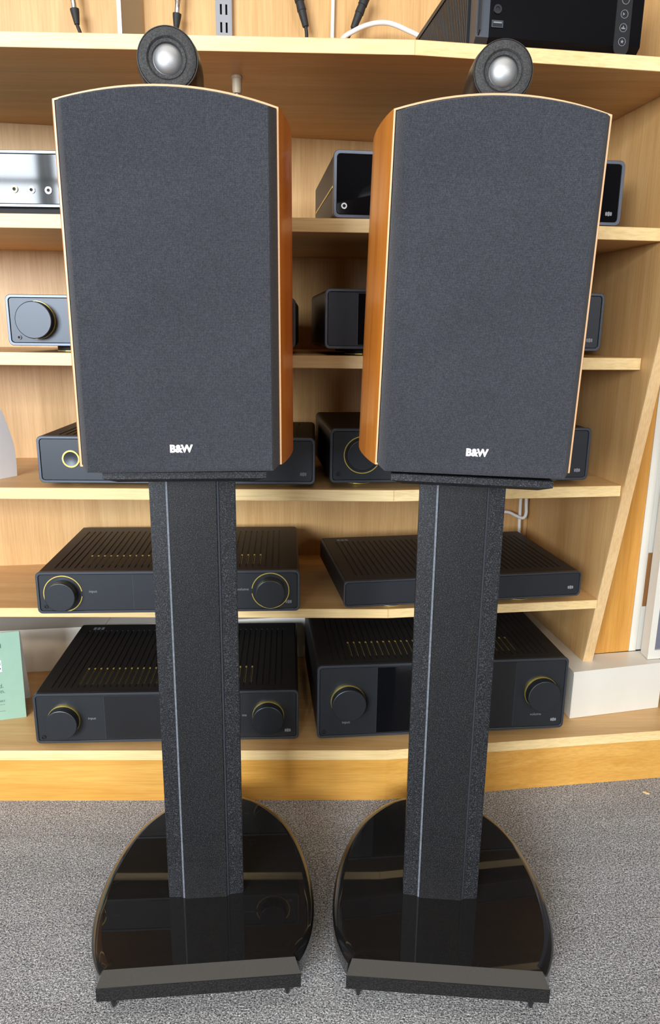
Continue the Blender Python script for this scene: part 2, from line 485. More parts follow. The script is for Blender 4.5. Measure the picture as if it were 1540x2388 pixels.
# ------------------------------------------------------------------ white boxing, door frame, door
bm = bmesh.new()   # along the back wall below the lowest open shelf
add_prism(bm, [(XL, wy(XL) - .012), (0.385, wy(0.385) - .012), (0.385, wy(.385) + .07), (XL, wy(XL) + .07)], 'z', 0.0995, 0.19)
add_box(bm, -0.447, -0.446, wy(-.447) - .013, wy(-.447) + .03, 0.1, 0.1905)
struct(link('trim_1', bm, 'white'), 'white painted boxing along the back above the bottom shelf')
bm = bmesh.new()   # along the right end and turning the corner to the right
add_prism(bm, [(0.4305, 1.1700), (0.6065, 1.2135), (0.5945, 1.262), (0.4735, 1.2385), (0.4735, 1.246), (0.452, 1.246), (0.4187, 1.4745), (0.3850, 1.468)], 'z', 0.0995, 0.186)
struct(link('trim_2', bm, 'white'), 'white painted box end in front of the slanted end panel')
bm = bmesh.new()   # its lid boards, with the joint near the corner
add_prism(bm, [(0.4295, 1.1685), (0.6075, 1.2125), (0.5955, 1.263), (0.4722, 1.2395), (0.420, 1.2365)], 'z', 0.1862, 0.19)
add_prism(bm, [(0.4198, 1.2375), (0.4718, 1.2403), (0.4187, 1.4745), (0.3835, 1.4685)], 'z', 0.1862, 0.1898)
struct(link('trim_3', bm, 'white'), 'white lid boards on the boxing')
bm = bmesh.new()   # white upright mouldings of the door frame
add_prism(bm, [(0.560, 1.2575), (0.574, 1.2605), (0.571, 1.30), (0.557, 1.30)], 'z', 0.1905, 1.9)
add_prism(bm, [(0.5745, 1.264), (0.60, 1.269), (0.597, 1.31), (0.5715, 1.305)], 'z', 0.1905, 1.9)
struct(link('trim_4', bm, 'white'), 'white moulded door frame upright')
hp = prism('hinge_recess', [(0.5778, 1.2638), (0.5905, 1.2662), (0.5903, 1.2672), (0.5776, 1.2648)], 'z', 0.277, 0.38, 'rawwood')
struct(hp, 'bare wood hinge recess in the white door frame'); hp.name = 'trim_5'
door = empty('door_1', (0.58, 1.222, 0.19)); door['kind'] = 'structure'; door['label'] = 'grey panelled door leaf with chipped white edge at right'
bm = bmesh.new()
add_prism(bm, [(0, 0), (0.012, 0.002), (0.012, 0.03), (0, 0.03)], 'z', 0.001, 1.7)
add_prism(bm, [(0.012, 0.002), (0.5, 0.09), (0.5, 0.11), (0.012, 0.03)], 'z', 0.001, 0.018)
link('door_edge', bm, 'white', door)
bm = bmesh.new()
add_prism(bm, [(0.0125, 0.006), (0.5, 0.094), (0.5, 0.11), (0.0125, 0.03)], 'z', 0.0185, 1.7)
link('door_panel', bm, 'doorgrey', door)

# ------------------------------------------------------------------ loudspeakers
def bulge(t, D):     # sideways bulge of the cabinet at depth t
    if t < 0.125: return 0.0175 * math.sin(math.pi / 2 * (t / 0.125)) ** 0.85
    u = (t - 0.125) / (D - 0.125)
    return 0.0175 - 0.062 * u ** 2.2
def speaker(loc, yaw, lean, H, Wd, label, pod_at, logo_at):
    D, rise = 0.315, 0.0150
    t = empty('loudspeaker', loc, 0, label, 'speaker', 'pair of floor stand loudspeakers')
    t.rotation_euler = (0, R(lean), R(yaw))
    zb = 0.0078
    def outline(hw, zc, inset=0.0, n=18):
        """front outline with an arched top: bottom-left, bottom-right, then the arch right to left"""
        pts = [(-hw + inset, zb + inset), (hw - inset, zb + inset)]
        for i in range(n + 1):
            x = (hw - inset) * (1 - 2 * i / n)
            z = zc + rise * (1 - (x / hw) ** 2) - inset
            pts.append((x, z))
        return pts
    # wooden shell
    bm = bmesh.new()
    rings = []
    ts = [0, .004, .012, .022, .035, .05, .07, .09, .11, .13, .16, .19, .22, .25, .28, .30, D]
    for tt in ts:
        hw = Wd / 2 + bulge(tt, D)
        rings.append([bm.verts.new((x, tt, z)) for x, z in outline(hw, H)])
    n = len(rings[0])
    for A, B in zip(rings[:-1], rings[1:]):
        for i in range(n): bm.faces.new((A[i], A[(i + 1) % n], B[(i + 1) % n], B[i]))
    bm.faces.new(rings[-1])
    lip = [bm.verts.new((x, 0, z)) for x, z in outline(Wd / 2, H, 0.0017)]
    rec = [bm.verts.new((x, 0.008, z)) for x, z in outline(Wd / 2, H, 0.0017)]
    lf = []
    for i in range(n):
        j = (i + 1) % n
        lf.append(bm.faces.new((rings[0][j], rings[0][i], lip[i], lip[j])))
        lf.append(bm.faces.new((lip[j], lip[i], rec[i], rec[j])))
    for f in lf: f.material_index = 1
    bm.faces.new(rec[::-1]).material_index = 2
    link('cabinet', bm, ['cherry', 'cherry_edge', 'mattblack'], t, 35)
    # grille: raised face with slanted flanks, arched top
    bm = bmesh.new()
    def loop(hw, y, drop, n=18, c=0.0):
        gx = 0.0004
        pts = [(-hw, y, zb - 0.0045 + c), (hw, y, zb - 0.0045 + c)]
        for i in range(n + 1):
            x = hw * (1 - 2 * i / n)
            pts.append((x, y, H + rise * (1 - (x / (Wd / 2)) ** 2) - drop))
        return [bm.verts.new((p[0] + gx, p[1], p[2])) for p in pts]
    g = Wd / 2 - 0.0021
    L0 = loop(g, 0.006, 0.0026, c=0.005); L1 = loop(g, -0.0005, 0.0026, c=0.005); L2 = loop(g - 0.0068, -0.0142, 0.0058, c=0.001); L3 = loop(g - 0.0082, -0.0155, 0.0070, c=0.0035)
    for A, B in ((L0, L1), (L1, L2), (L2, L3)):
        m = len(A)
        for i in range(m): bm.faces.new((A[i], A[(i + 1) % m], B[(i + 1) % m], B[i]))
    bm.faces.new(L3)
    gr = link('grille', bm, 'cloth', t, 30)
    text('badge', 'B&W', 0.0098, 'logo', gr, (logo_at[0], -0.0158, logo_at[1]), ext=0.0006, off=0.00050, spacing=0.95)
    # black base panel with a thin ridge
    bm = bmesh.new()
    def plan(ins, tt): return Wd / 2 + bulge(tt, D) - ins
    pl = [(-plan(.006, x), x) for x in (.0, .03, .06, .1, .15, .2, .25, .30)] + [(plan(.006, x), x) for x in (.30, .25, .2, .15, .1, .06, .03, .0)]
    add_prism(bm, [(-plan(.016, 0), -.002)] + pl + [(plan(.016, 0), -.002)], 'z', 0.0045, 0.0076)
    pl2 = [(x * 0.9, y * 0.94 + .004) for x, y in pl]
    add_prism(bm, pl2, 'z', 0.0005, 0.0046)
    link('base_panel', bm, 'satinblack', t)
    # tweeter pod on top
    pxx, zc = pod_at
    prof = [(0.0, 0.0005), (0.0255, 0.0005), (0.0262, 0.001), (0.0268, 0.0025), (0.0280, 0.012), (0.0285, 0.03), (0.0282, 0.05), (0.0265, 0.08),
            (0.0230, 0.11), (0.0180, 0.14), (0.0120, 0.165), (0.0060, 0.182), (0.0, 0.188)]
    pod = lathe('tweeter_pod', prof, 'satinblack', t, 48, 'y', (pxx, 0.006, zc))
    ring_arc('trim_ring', 0.0258, 0.0264, -0.0004, 0.0012, 'satinblack', pod, (pxx, 0.006, zc), 0, 360, 64)
    lathe('tweeter_cloth', [(0.0125, 0.0018), (0.0135, -0.0008), (0.0160, -0.0012), (0.0165, -0.0004), (0.018, -0.0022), (0.022, -0.0024), (0.0250, -0.0012), (0.0258, 0.0008)], 'mesh', pod, 48, 'y', (pxx, 0.006, zc))
    lathe('dome', [(0.0, -0.0055), (0.003, -0.0053), (0.006, -0.0045), (0.009, -0.003), (0.0115, -0.001), (0.0128, 0.0016)], 'dome', pod, 40, 'y', (pxx, 0.006, zc))
    # cradle block under the pod
    bm = bmesh.new()
    add_prism(bm, [(pxx - .012, .02), (pxx + .012, .02), (pxx + .010, .13), (pxx - .010, .13)], 'z', H + rise - 0.006, zc - 0.018)
    link('pod_mount', bm, 'satinblack', t)
    return t

def stand(loc, yaw, label, dz, tilt):
    t = empty('speaker_stand', loc, R(yaw), label, 'speaker stand', 'pair of black loudspeaker stands')
    # D-shaped base: outline half, then mirrored
    half = [(0.1105, -0.106), (0.1205, -0.090), (0.1310, -0.062), (0.1368, -0.028), (0.1380, 0.004), (0.1362, 0.038), (0.1300, 0.078), (0.1195, 0.117),
            (0.1045, 0.152), (0.0850, 0.180), (0.0600, 0.203), (0.0320, 0.216), (0.0, 0.220)]
    pts = half + [(-x, y) for x, y in half[-2::-1]]
    cp = catmull([(x, y, 0) for x, y in pts], 3)
    out = [(p.x, p.y) for p in cp]
    def scaled(k):          # inset towards the middle
        res = []
        n = len(out)
        for i in range(n):
            a = Vector(out[max(i - 1, 0)]); b = Vector(out[min(i + 1, n - 1)])
            d = (b - a).normalized(); nrm = Vector((-d.y, d.x))
            res.append((out[i][0] + nrm.x * k, out[i][1] + nrm.y * k))
        return res
    bm = bmesh.new()
    zt, zb, zf = 0.056, 0.0285, 0.0478
    rings = []
    for z, k in ((zb, 0.0012), (zb + .0012, 0.0), (zf - .0007, 0.0), (zf + .0002, 0.0), (0.0500, 0.0012), (0.0524, 0.0034), (0.0545, 0.0066), (0.0555, 0.0090), (zt, 0.0118)):
        o = scaled(k)
        u = max(0.0, (z - zf) / (zt - zf))          # the front chamfer is one flat facet
        yf = -0.1180 + 0.0165 * u + (0.001 if z == zb else 0)
        ring = [(0.1150 - 0.006 * u, yf)] + o[1:-1] + [(-0.1150 + 0.006 * u, yf)]
        rings.append([bm.verts.new((x, y, z)) for x, y in ring])
    n = len(rings[0])
    for A, B in zip(rings[:-1], rings[1:]):
        for i in range(n): bm.faces.new((A[i], A[(i + 1) % n], B[(i + 1) % n], B[i]))
    bm.faces.new(rings[0][::-1]); bm.faces.new(rings[-1])
    link('base', bm, 'piano', t, 22)
    # pole: angled flanks, raised centre panel with bevelled strips
    zp0, zp1 = 0.056, 0.613 + dz
    bm = bmesh.new()
    add_prism(bm, [(-.0475, .0040), (-.0285, .0022), (.0285, .0022), (.0475, .0040), (.0470, .030), (.030, .075), (-.030, .075), (-.0470, .030)], 'z', zp0, zp1)
    bmesh.ops.bevel(bm, geom=[e for e in bm.edges if abs(e.verts[0].co.z - e.verts[1].co.z) > .1], offset=0.0008, segments=2, affect='EDGES')
    pole = link('pole', bm, 'poleflank', t, 30)
    bm = bmesh.new()
    add_prism(bm, [(-.0268, -.0004), (-.0262, -.0010), (.0262, -.0010), (.0268, -.0004), (.0268, .003), (-.0268, .003)], 'z', zp0, zp1)
    link('centre_panel', bm, 'pole', pole)
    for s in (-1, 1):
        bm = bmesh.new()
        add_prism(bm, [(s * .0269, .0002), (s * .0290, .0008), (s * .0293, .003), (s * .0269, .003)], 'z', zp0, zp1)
        link('edge_strip', bm, 'lit_edge' if s < 0 else 'frame', pole)  # light painted on the left strip, shade on the right
    # top plate with lower chamfer
    bm = bmesh.new()
    lv = [(0.6128, 0.0685, -.058), (0.6175, 0.0815, -.067), (0.6240, 0.0815, -.067), (0.6248, 0.0808, -.0663)]
    rings = []
    for z, hx, y0 in lv:
        rings.append([bm.verts.new((p[0], p[1], p[2] + dz - p[0] * math.tan(R(tilt)))) for p in ((-hx, y0, z), (hx, y0, z), (hx, .13, z), (-hx, .13, z))])
    for A, B in zip(rings[:-1], rings[1:]):
        for i in range(4): bm.faces.new((A[i], A[(i + 1) % 4], B[(i + 1) % 4], B[i]))
    bm.faces.new(rings[0][::-1]); bm.faces.new(rings[-1])
    link('top_plate', bm, 'poleflank', t)
    for x, y in ((-.101, -.0985), (.100, -.0985), (-.085, .15), (.085, .15)):
        lathe('spike', [(0.0, 0.0), (0.0020, 0.002), (0.0040, 0.011), (0.0050, 0.018), (0.0068, 0.0185), (0.0068, 0.0284), (0, 0.0284)], 'satinblack', t, 14, 'z', (x, y, 0.0))
    return t

stand((-.1533, .7890, 0), 5.7, 'black stand with glossy D-shaped base under the left loudspeaker', 0.0, 0.0)
stand((.1476, .7910, 0), -4.0, 'black stand with glossy D-shaped base under the right loudspeaker', -0.0025, 1.5)
speaker((-.1468, .7115, .6253), 5.9, -0.25, 0.3325, 0.1965, 'cherry and black cloth loudspeaker at left with its round tweeter on top', (.0015, .3690), (.0010, .0268))
speaker((.1422, .7235, .6232), -2.5, 1.5, 0.3340, 0.1950, 'cherry and black cloth loudspeaker at right in front of the box with USB port', (-.0015, .3680), (.0010, .0265))

# ------------------------------------------------------------------ hi-fi boxes
def device(name, label, cat, x, y, z, yaw, w, h, d, foot, parts, group='hi-fi units on the birch shelves', gloss=False, rim=0.0042, top=None, logo=True, footx=(0.06, -0.06), fmat='frame'):
    t = empty(name, (x, y, z - foot + .0003), R(yaw), label, cat, group)
    z0 = foot
    lp = rrect(w, h, 0.0075)
    cx, cz = w / 2, z0 + h / 2
    # housing: rounded tube with closed back
    bm = bmesh.new()
    hp = [(px_ + cx, pz + cz) for px_, pz in rrect(w - .0012, h - .0012, .007)]
    if top:            # ribbed cover: body stops lower, ribs make up the height
        hp = [(px_ + cx, min(pz + cz, z0 + h - .0016)) for px_, pz in rrect(w - .0012, h - .0012, .007)]
    add_prism(bm, hp, 'y', 0.006, d)
    link('housing', bm, 'housing', t, 40)
    # front frame
    bm = bmesh.new()
    inner = rrect(w - 2 * rim, h - 2 * rim, 0.0045)
    add_ringframe(bm, lp, inner, 0.0, 0.0065, cx, cz)
    bmesh.ops.bevel(bm, geom=[e for e in bm.edges if e.verts[0].co.y < 1e-5 and e.verts[1].co.y < 1e-5], offset=0.0006, segments=1, affect='EDGES')
    link('frame', bm, fmat, t, 40)
    # recessed front panel
    fm = gloss or 'anthracite'
    bm = bmesh.new()
    fp = [(a + cx, b + cz) for a, b in rrect(w - 2 * rim - .0012, h - 2 * rim - .0012, 0.004)]
    add_prism(bm, fp, 'y', 0.0012, 0.0062)
    face = link('front_panel', bm, fm, t)
    for pz in parts: pz(t, w, h, z0)
    if logo:
        bm = bmesh.new()
        for k in range(3):
            add_prism(bm, [(a + w - .0215 + k * .0034, b + z0 + .0158) for a, b in rrect(.0030, .0052 if k != 1 else .0062, .0013, 3)], 'y', 0.0006, 0.0012)
        link('logo', bm, 'print', t)
    # feet
    if foot > 0.002:
        for fx in footx:
            xx = fx if fx > 0 else w + fx
            for fyy in (0.055, d - 0.05):
                ft = lathe('foot', [(0, 0), (0.022, 0), (0.0235, 0.0015), (0.0235, foot - .0002), (0, foot - .0002)], 'rubber', t, 28, 'z', (xx, fyy, 0))
        # gold line round the front feet
                ring = bmesh.new()
                add_lathe(ring, [(0.0236, 0.0006), (0.0239, 0.0006), (0.0239, 0.0018), (0.0236, 0.0018)], 28, 'z', xx, fyy, 0)
                link('foot_ring', ring, 'gold', ft)
    if top: ribs(t, w, h, d, z0, **top)
    return t

_slot = {}
def ribs(t, w, h, d, z0, pitch=0.0104, s0=0.04, s1=0.09, ns=28, x0=0.05, y0=0.022, y1=-0.03, n=None, sx0=None):
    """ribbed cover: bars over a lower deck, the row of open slots lined with gold"""
    yb = d + y1
    gap = 0.0028
    zt = z0 + h - .0006; zl = z0 + h - .0016
    n = n or int((w - 0.04) / pitch)
    off = (w - (n - 1) * pitch) / 2
    bm = bmesh.new()
    xs = [off + i * pitch for i in range(n)]
    if sx0 is not None:    # align the grooves with the first slot
        k = round((sx0 - xs[0]) / pitch); sh = sx0 - (xs[0] + k * pitch); xs = [v + sh for v in xs]
    # plates between grooves
    edges = [0.005] + [v for x in xs for v in (x - gap / 2, x + gap / 2)] + [w - 0.005]
    for a, b in zip(edges[0::2], edges[1::2]):
        add_box(bm, a, b, y0, yb, zl - .0003, zt)
    add_box(bm, .005, w - .005, .0062, y0, zl - .0003, zt)
    add_box(bm, .005, w - .005, yb, d - .001, zl - .0003, zt)
    link('ribbed_cover', bm, 'housing', t)
    if not ns: return
    i0 = min(range(len(xs)), key=lambda i: abs(xs[i] - (sx0 if sx0 is not None else x0)))
    key = (round(s1 - s0, 4),)
    first = None
    for i in range(i0, min(i0 + ns, len(xs))):
        if first is None:
            b2 = bmesh.new()
            L = s1 - s0
            # gold lining: tall rear lip, thin cheeks and a dark mouth
            add_box(b2, -gap / 2, gap / 2, L - .0042, L, 0, .0009)
            add_box(b2, -gap / 2, -gap / 2 + .0005, 0, L - .0042, 0, .0005)
            add_box(b2, gap / 2 - .0005, gap / 2, 0, L - .0042, 0, .0005)
            for f in add_box(b2, -gap / 2 + .0005, gap / 2 - .0005, 0, L - .0042, 0, .0002): f.material_index = 1
            o = link('vent_slot', b2, ['gold', 'mattblack'], t); first = o
        else:
            o = first.copy(); COL.objects.link(o); o.parent = t
        o.location = (xs[i], s0, zl)

def knob(cx, cz, r, dep, ring=None, gap=None, collar=False, a=(0, 360), tone='anthracite', recess=None):
    def f(t, w, h, z0):
        X = cx if cx > 0 else w + cx
        Z = z0 + cz
        k = lathe('knob', [(0, -dep), (r - .0012, -dep), (r - .0003, -dep + .0004), (r, -dep + .0015), (r, 0.0011), (r * .8, .0012), (0, .0012)], tone, t, 48, 'y', (X, 0, Z), 18)
        if ring:
            bm = bmesh.new()
            ring_arc('knob_ring', ring - .0014, ring, 0.0004, 0.0013, 'gold', t, (X, 0, Z), a[0], a[1], 56)
        if recess:
            ring_arc('knob_well', r + .0006, recess, 0.0007, 0.0013, 'mattblack', t, (X, 0, Z), 0, 360, 48)
        if collar:
            ring_arc('knob_collar', r - .0004, r + .0005, -.0032, 0.0010, 'gold', k, (X, 0, Z), 0, 360, 48)
    return f
def jack(cx, cz, r=0.0032, mat='satinblack'):
    def f(t, w, h, z0):
        X = cx if cx > 0 else w + cx
        j = ring_arc('jack_socket', r * .55, r, -.0004, 0.0014, mat, t, (X, 0, z0 + cz), 0, 360, 24)
        lathe('jack_hole', [(0, .0010), (r * .55, .0010), (r * .55, .0014)], 'mattblack', j, 16, 'y', (X, 0, z0 + cz))
    return f
def word(s, cx, cz, size=0.0062, mat='print'):
    def f(t, w, h, z0):
        X = cx if cx > 0 else w + cx
        text('lettering', s, size, mat, t, (X, 0.0010, z0 + cz), ext=0.0001)
    return f
def display(x0, x1, mat='glossblack', name='display', dz=0.0062):
    def f(t, w, h, z0):
        a = x0 if x0 > 0 else w + x0; b = x1 if x1 > 0 else w + x1
        box(name, a, b, 0.0006, 0.0014, z0 + dz, z0 + h - dz, mat, t)
        box('panel_seam', a - .0007, a, 0.0004, 0.0014, z0 + dz, z0 + h - dz, 'frame', t)
        box('panel_seam', b, b + .0007, 0.0004, 0.0014, z0 + dz, z0 + h - dz, 'frame', t)
    return f
def gold_dish(cx, cz, r):
    def f(t, w, h, z0):
        d_ = ring_arc('button_ring', r - .0022, r, -.0010, 0.0014, 'gold', t, (cx, 0, z0 + cz), 0, 360, 48)
        lathe('button', [(0, .0012), (r * .4, .0008), (r - .0022, -.0002)], 'anthracite', d_, 36, 'y', (cx, 0, z0 + cz))
    return f
def plinth(x0, x1, hh):
    def f(t, w, h, z0): box('plinth', x0, w - x1, .008, .22, 0.0, z0 - .0002, 'mattblack', t)
    return f

def side_slot(t, w, h, z0):
    box('side_slot', -.0002, .0008, .012, .25, z0 + .040, z0 + .0425, 'gold', t)
def rear_mark(x0, d):
    def f(t, w, h, z0):
        bm = bmesh.new()
        for k in range(3): add_box(bm, x0 + k * .0075, x0 + k * .0075 + .0055, d - .024, d - .014, z0 + h - .0006, z0 + h - .0004)
        link('rear_mark', bm, 'print', t)
    return f
# shelf 2
device('streaming_amplifier', 'grey framed unit with mirror-like face and three round sockets, second shelf far left', 'amplifier',
       -.690, 1.0495, .9214, 1.3, .415, .0708, .25, .0094,
       [plinth(.03, .03, .009), jack(.2600, .0225, .0045, 'gold'), jack(.2828, .0218, .0045, 'silver'), jack(.3056, .0215, .0045, 'silver')], gloss='mirrorglass', logo=False, footx=(), fmat='frame_sheen')
device('streaming_amplifier', 'grey framed unit with glossy black face and one socket, second shelf between the loudspeakers', 'amplifier',
       -.0005, 1.065, .9138, 6.7, .4135, .0858, .265, .0018, [jack(.0150, .0155, .0040, 'silver'), plinth(.06, .06, .001), side_slot], gloss='glossblack', rim=0.0048, fmat='frame_sheen')
# shelf 3
device('integrated_amplifier', 'blue-grey unit with one large plain knob, third shelf far left', 'amplifier',
       -.4627, 1.0696, .7380, 1.28, .4105, .0705, .21, .009, [knob(.0430, .0355, .0258, .016, collar=True), jack(.0155, .0115), display(.155, -.120)], logo=False, footx=(.075, -.095))
device('music_streamer', 'dark unit with plain grey left panel and black display, third shelf between the loudspeakers', 'amplifier',
       -.0105, 1.0798, .7382, 6.57, .418, .0838, .225, .0092, [display(.0480, -.040), ], footx=(.060, -.06))
# shelf 4
device('phono_stage', 'grey unit with small gold-rimmed round button, fourth shelf behind the left loudspeaker', 'amplifier',
       -.4430, 1.087, .5340, 1.3, .4195, .0715, .205, .0065, [gold_dish(.0500, .0370, .0132), display(.120, -.13)], top=dict(ns=0, pitch=.0104), footx=(.045, -.045))
device('network_player', 'black unit with gold ring round its single knob, fourth shelf behind the right loudspeaker', 'amplifier',
       -.0008, 1.097, .5366, 6.72, .4146, .0835, .235, .0091, [knob(.0500, .0430, .0238, .004, ring=.0290, recess=.0275), jack(.0128, .0135, .0036), display(.120, -.08)], footx=(.052, -.052))
# shelf 5
device('twin_knob_amplifier', 'amplifier with two knobs inside gold rings, fifth shelf behind the left stand', 'amplifier',
       -.4585, 1.0753, .3252, 3.56, .4125, .0687, .268, .0062,
       [knob(.0405, .0325, .0232, .017, ring=.0302, a=(8, 352)), knob(-.0470, .0345, .0232, .017, ring=.0302, a=(-172, 172)), jack(.0130, .0115, .0032),
        word('input', .0870, .0360), word('volume', -.0905, .0372), display(.150, -.150, 'anthracite', 'display')],
       top=dict(s0=.040, s1=.090, ns=28, sx0=.0665), footx=(.07, -.07))
device('slim_disc_player', 'slim plain black unit with ribbed top, fifth shelf behind the right stand', 'disc player',
       .0237, 1.0936, .3342, 9.58, .4055,   .0435, .255, .0152, [rear_mark(.030, .255)], top=dict(ns=0, pitch=.0104, y0=.03), footx=(.09, -.09), rim=.0028)
# shelf 6
device('twin_knob_amplifier', 'amplifier with two bare knobs and black display, bottom shelf behind the left stand', 'amplifier',
       -.4745, 1.0613, .1042, 3.27, .4273, .0885, .285, .0052,
       [knob(.0470, .0420, .0255, .018, collar=True), knob(-.0500, .0435, .0255, .018, collar=True), jack(.0120, .0110, .0036), word('input', .0915, .0435), word('volume', -.0945, .0445), display(.1125, -.094, 'satinblack'), rear_mark(.030, .285)],
       top=dict(s0=.034, s1=.094, ns=28, sx0=.0665), footx=(.07, -.07))
device('surround_receiver', 'tall black receiver with two knobs and a display, bottom shelf behind the right stand', 'receiver',
       -.0172, 1.0758, .1107, 6.0, .4213, .1293, .30, .0115,
       [knob(.0505, .0660, .0278, .017, collar=True), knob(-.0445, .0680, .0278, .017, collar=True), jack(.0110, .0110, .0036), word('input', .0480, .0270, .0066), word('volume', -.0500, .0270, .0066),
        display(.0985, .2860), display(.2875, -.090, 'satinblack', 'speaker_slot_panel')],
       top=dict(s0=.038, s1=.093, ns=28, sx0=.0600, pitch=.0104), footx=(.07, -.07))

# ------------------------------------------------------------------ black box with heat-sink side on the top shelf
bx = empty('home_cinema_processor', (0.178, 1.034, 1.1125), R(8.4), 'black box with USB port and button column on top shelf', 'amplifier', 'hi-fi units on the birch shelves')
box('housing', .004, .220, .012, .30, .007, .109, 'satinblack', bx)
bm = bmesh.new()
add_prism(bm, [(-.001, .02), (-.001, .108), (.30, .108), (.30, .004), (.02, .004)], 'x', .002, .004)
link('side_cover', bm, 'housing', bx)
bm = bmesh.new()
for k in range(34):
    yk = .036 + k * .0076
    add_box(bm, -.003, .0025, yk, yk + .0042, .008, .104)
add_box(bm, -.004, .215, .0300, .302, .1055, .112)
tag(link('heat_sink_fins', bm, 'anthracite', bx), 'ribbed heat sink side')
bm = bmesh.new()
add_prism(bm, [(.002, .110), (.003, .014), (.012, .006), (.03, .006), (.03, .110)], 'x', .017, .2215)
link('front_panel', bm, 'glossblack', bx, 30)
bm = bmesh.new()
add_prism(bm, [(.004, .110), (.005, .014), (.014, .006), (.03, .006), (.03, .110)], 'x', -.0005, .0165)
link('left_bezel', bm, 'frame', bx, 30)
box('bottom_plate', .004, .200, .02, .29, .0005, .0062, 'mattblack', bx)
for zz, r_, m_ in ((.0610, .0035, 'gold'), (.0450, .0052, 'satinblack')):
    j = ring_arc('jack_socket', r_ * .55, r_, -.0008, .004, m_, bx, (.0255, .0018, zz), 0, 360, 28)
    lathe('jack_hole', [(0, .0006), (r_ * .55, .0006), (r_ * .55, .003)], 'mattblack', j, 16, 'y', (.0255, .0018, zz))
u = box('usb_port', .0185, .0335, .0012, .0030, .0245, .0325, 'frame', bx)
box('usb_opening', .0198, .0322, .0008, .0013, .0256, .0314, 'mattblack', u)
box('usb_tongue', .0205, .0315, .0004, .0009, .0290, .0306, 'print', u)
bm = bmesh.new()
add_prism(bm, [(a + .1945, b + .0480) for a, b in rrect(.021, .090, .009)], 'y', .0014, .0030)
st = link('button_strip', bm, 'satinblack', bx)
for zz, g in ((.0660, ''), (.0500, 'x'), (.0345, '_'), (.0185, '*')):
    b_ = ring_arc('button', .0045, .0050, .0004, .0014, 'print', bx, (.1950, .0004, zz), 0, 360, 28)
    if g == 'x':
        prism('symbol', [(.1930, zz - .0018), (.1955, zz), (.1930, zz + .0018)], 'y', .0007, .0013, 'print', b_)
    elif g == '_':
        bm = bmesh.new(); add_box(bm, .1925, .1975, .0007, .0013, zz - .0016, zz); add_box(bm, .1945, .1955, .0007, .0013, zz, zz + .0022)
        link('symbol', bm, 'print', b_)
    elif g == '*':
        pts = [(.1950 + (.0024 if k % 2 == 0 else .0011) * math.sin(k * math.pi / 5), zz + (.0024 if k % 2 == 0 else .0011) * math.cos(k * math.pi / 5)) for k in range(10)]
        prism('symbol', pts, 'y', .0007, .0013, 'print', b_)

# ------------------------------------------------------------------ things on the top shelf
def lead(label, top, plug0, plug1, tail, metal=True, group='dark leads hanging at the back of the top shelf'):
    """hanging lead: plug body pointing up, strain relief, then cable down to the shelf"""
    t = empty('audio_lead', (tail[-1][0], tail[-1][1], 1.1125), 0, label, 'cable', group)
    o_ = Vector(t.location)
    L = lambda p: tuple(Vector(p) - o_)
    a, b = Vector(plug0), Vector(plug1)
    if metal:
        tube('plug', [L(a), L(a + (b - a) * .5), L(a + (b - a) * .52), L(b)], [.0052, .0052, .0045, .0045], 'silver', t, 16, False)
        sleeve0 = b; sl = (b - a).normalized()
        tube('strain_relief', [L(b), L(b + sl * .004), L(b + sl * .022)], [.0072, .0070, .0042], 'rubber', t, 16, False)
        s_end = b + sl * .022
    else:
        d = b - a
        tube('plug', [L(a), L(a + d * .30), L(a + d * .31), L(a + d * .55), L(a + d * .56), L(a + d * .98), L(b)], [.0080, .0080, .0070, .0078, .0070, .0055, .0050], 'rubber', t, 16, False)
        s_end = b
    tube('cable', [L(s_end), *[L(p) for p in tail]], .0028 if metal else .0030, 'rubber', t, 10)
    tube('upper_cable', [L(a), L(top)], .003, 'rubber', t, 10, False)
    return t
lead('black lead with silver plug at the far left of the top shelf', (-.435, 1.335, 1.60), (-.4260, 1.335, 1.300), (-.4215, 1.335, 1.262),
     [(-.4120, 1.335, 1.218), (-.4080, 1.33, 1.18), (-.400, 1.30, 1.1156)])
lead('black lead with silver plug behind the left tweeter', (-.255, 1.365, 1.60), (-.2585, 1.365, 1.302), (-.2620, 1.365, 1.268),
     [(-.2680, 1.365, 1.228), (-.2660, 1.36, 1.200), (-.235, 1.345, 1.165), (-.205, 1.32, 1.1156)])
lead('braided lead with all-black plug right of the slotted rail', (-.075, 1.395, 1.62), (-.0655, 1.395, 1.315), (-.0505, 1.395, 1.262),
     [(-.0490, 1.395, 1.245), (-.0505, 1.39, 1.20), (-.050, 1.36, 1.1158)], metal=False)
lead('braided lead with all-black plug crossing the white cable', (.075, 1.40, 1.62), (.0510, 1.40, 1.312), (.0300, 1.40, 1.262),
     [(.0180, 1.40, 1.242), (.004, 1.39, 1.20), (-.010, 1.36, 1.1158)], metal=False)
tag(tube('white_cable', [(-.004, 1.42, 1.62), (-.004, 1.42, 1.40), (-.0055, 1.42, 1.26), (-.006, 1.41, 1.1160)], .0033, 'cablewhite'), 'thin white cable hanging straight down behind the top shelf', 'cable')
tag(tube('white_cable', [(-.02, 1.36, 1.117), (.002, 1.385, 1.225), (.035, 1.385, 1.255), (.080, 1.385, 1.266), (.12, 1.385, 1.255), (.155, 1.385, 1.235), (.19, 1.39, 1.18), (.2, 1.395, 1.1165)], .0040, 'cablewhite'),
    'thick white cable arching over the back of the top shelf', 'cable')
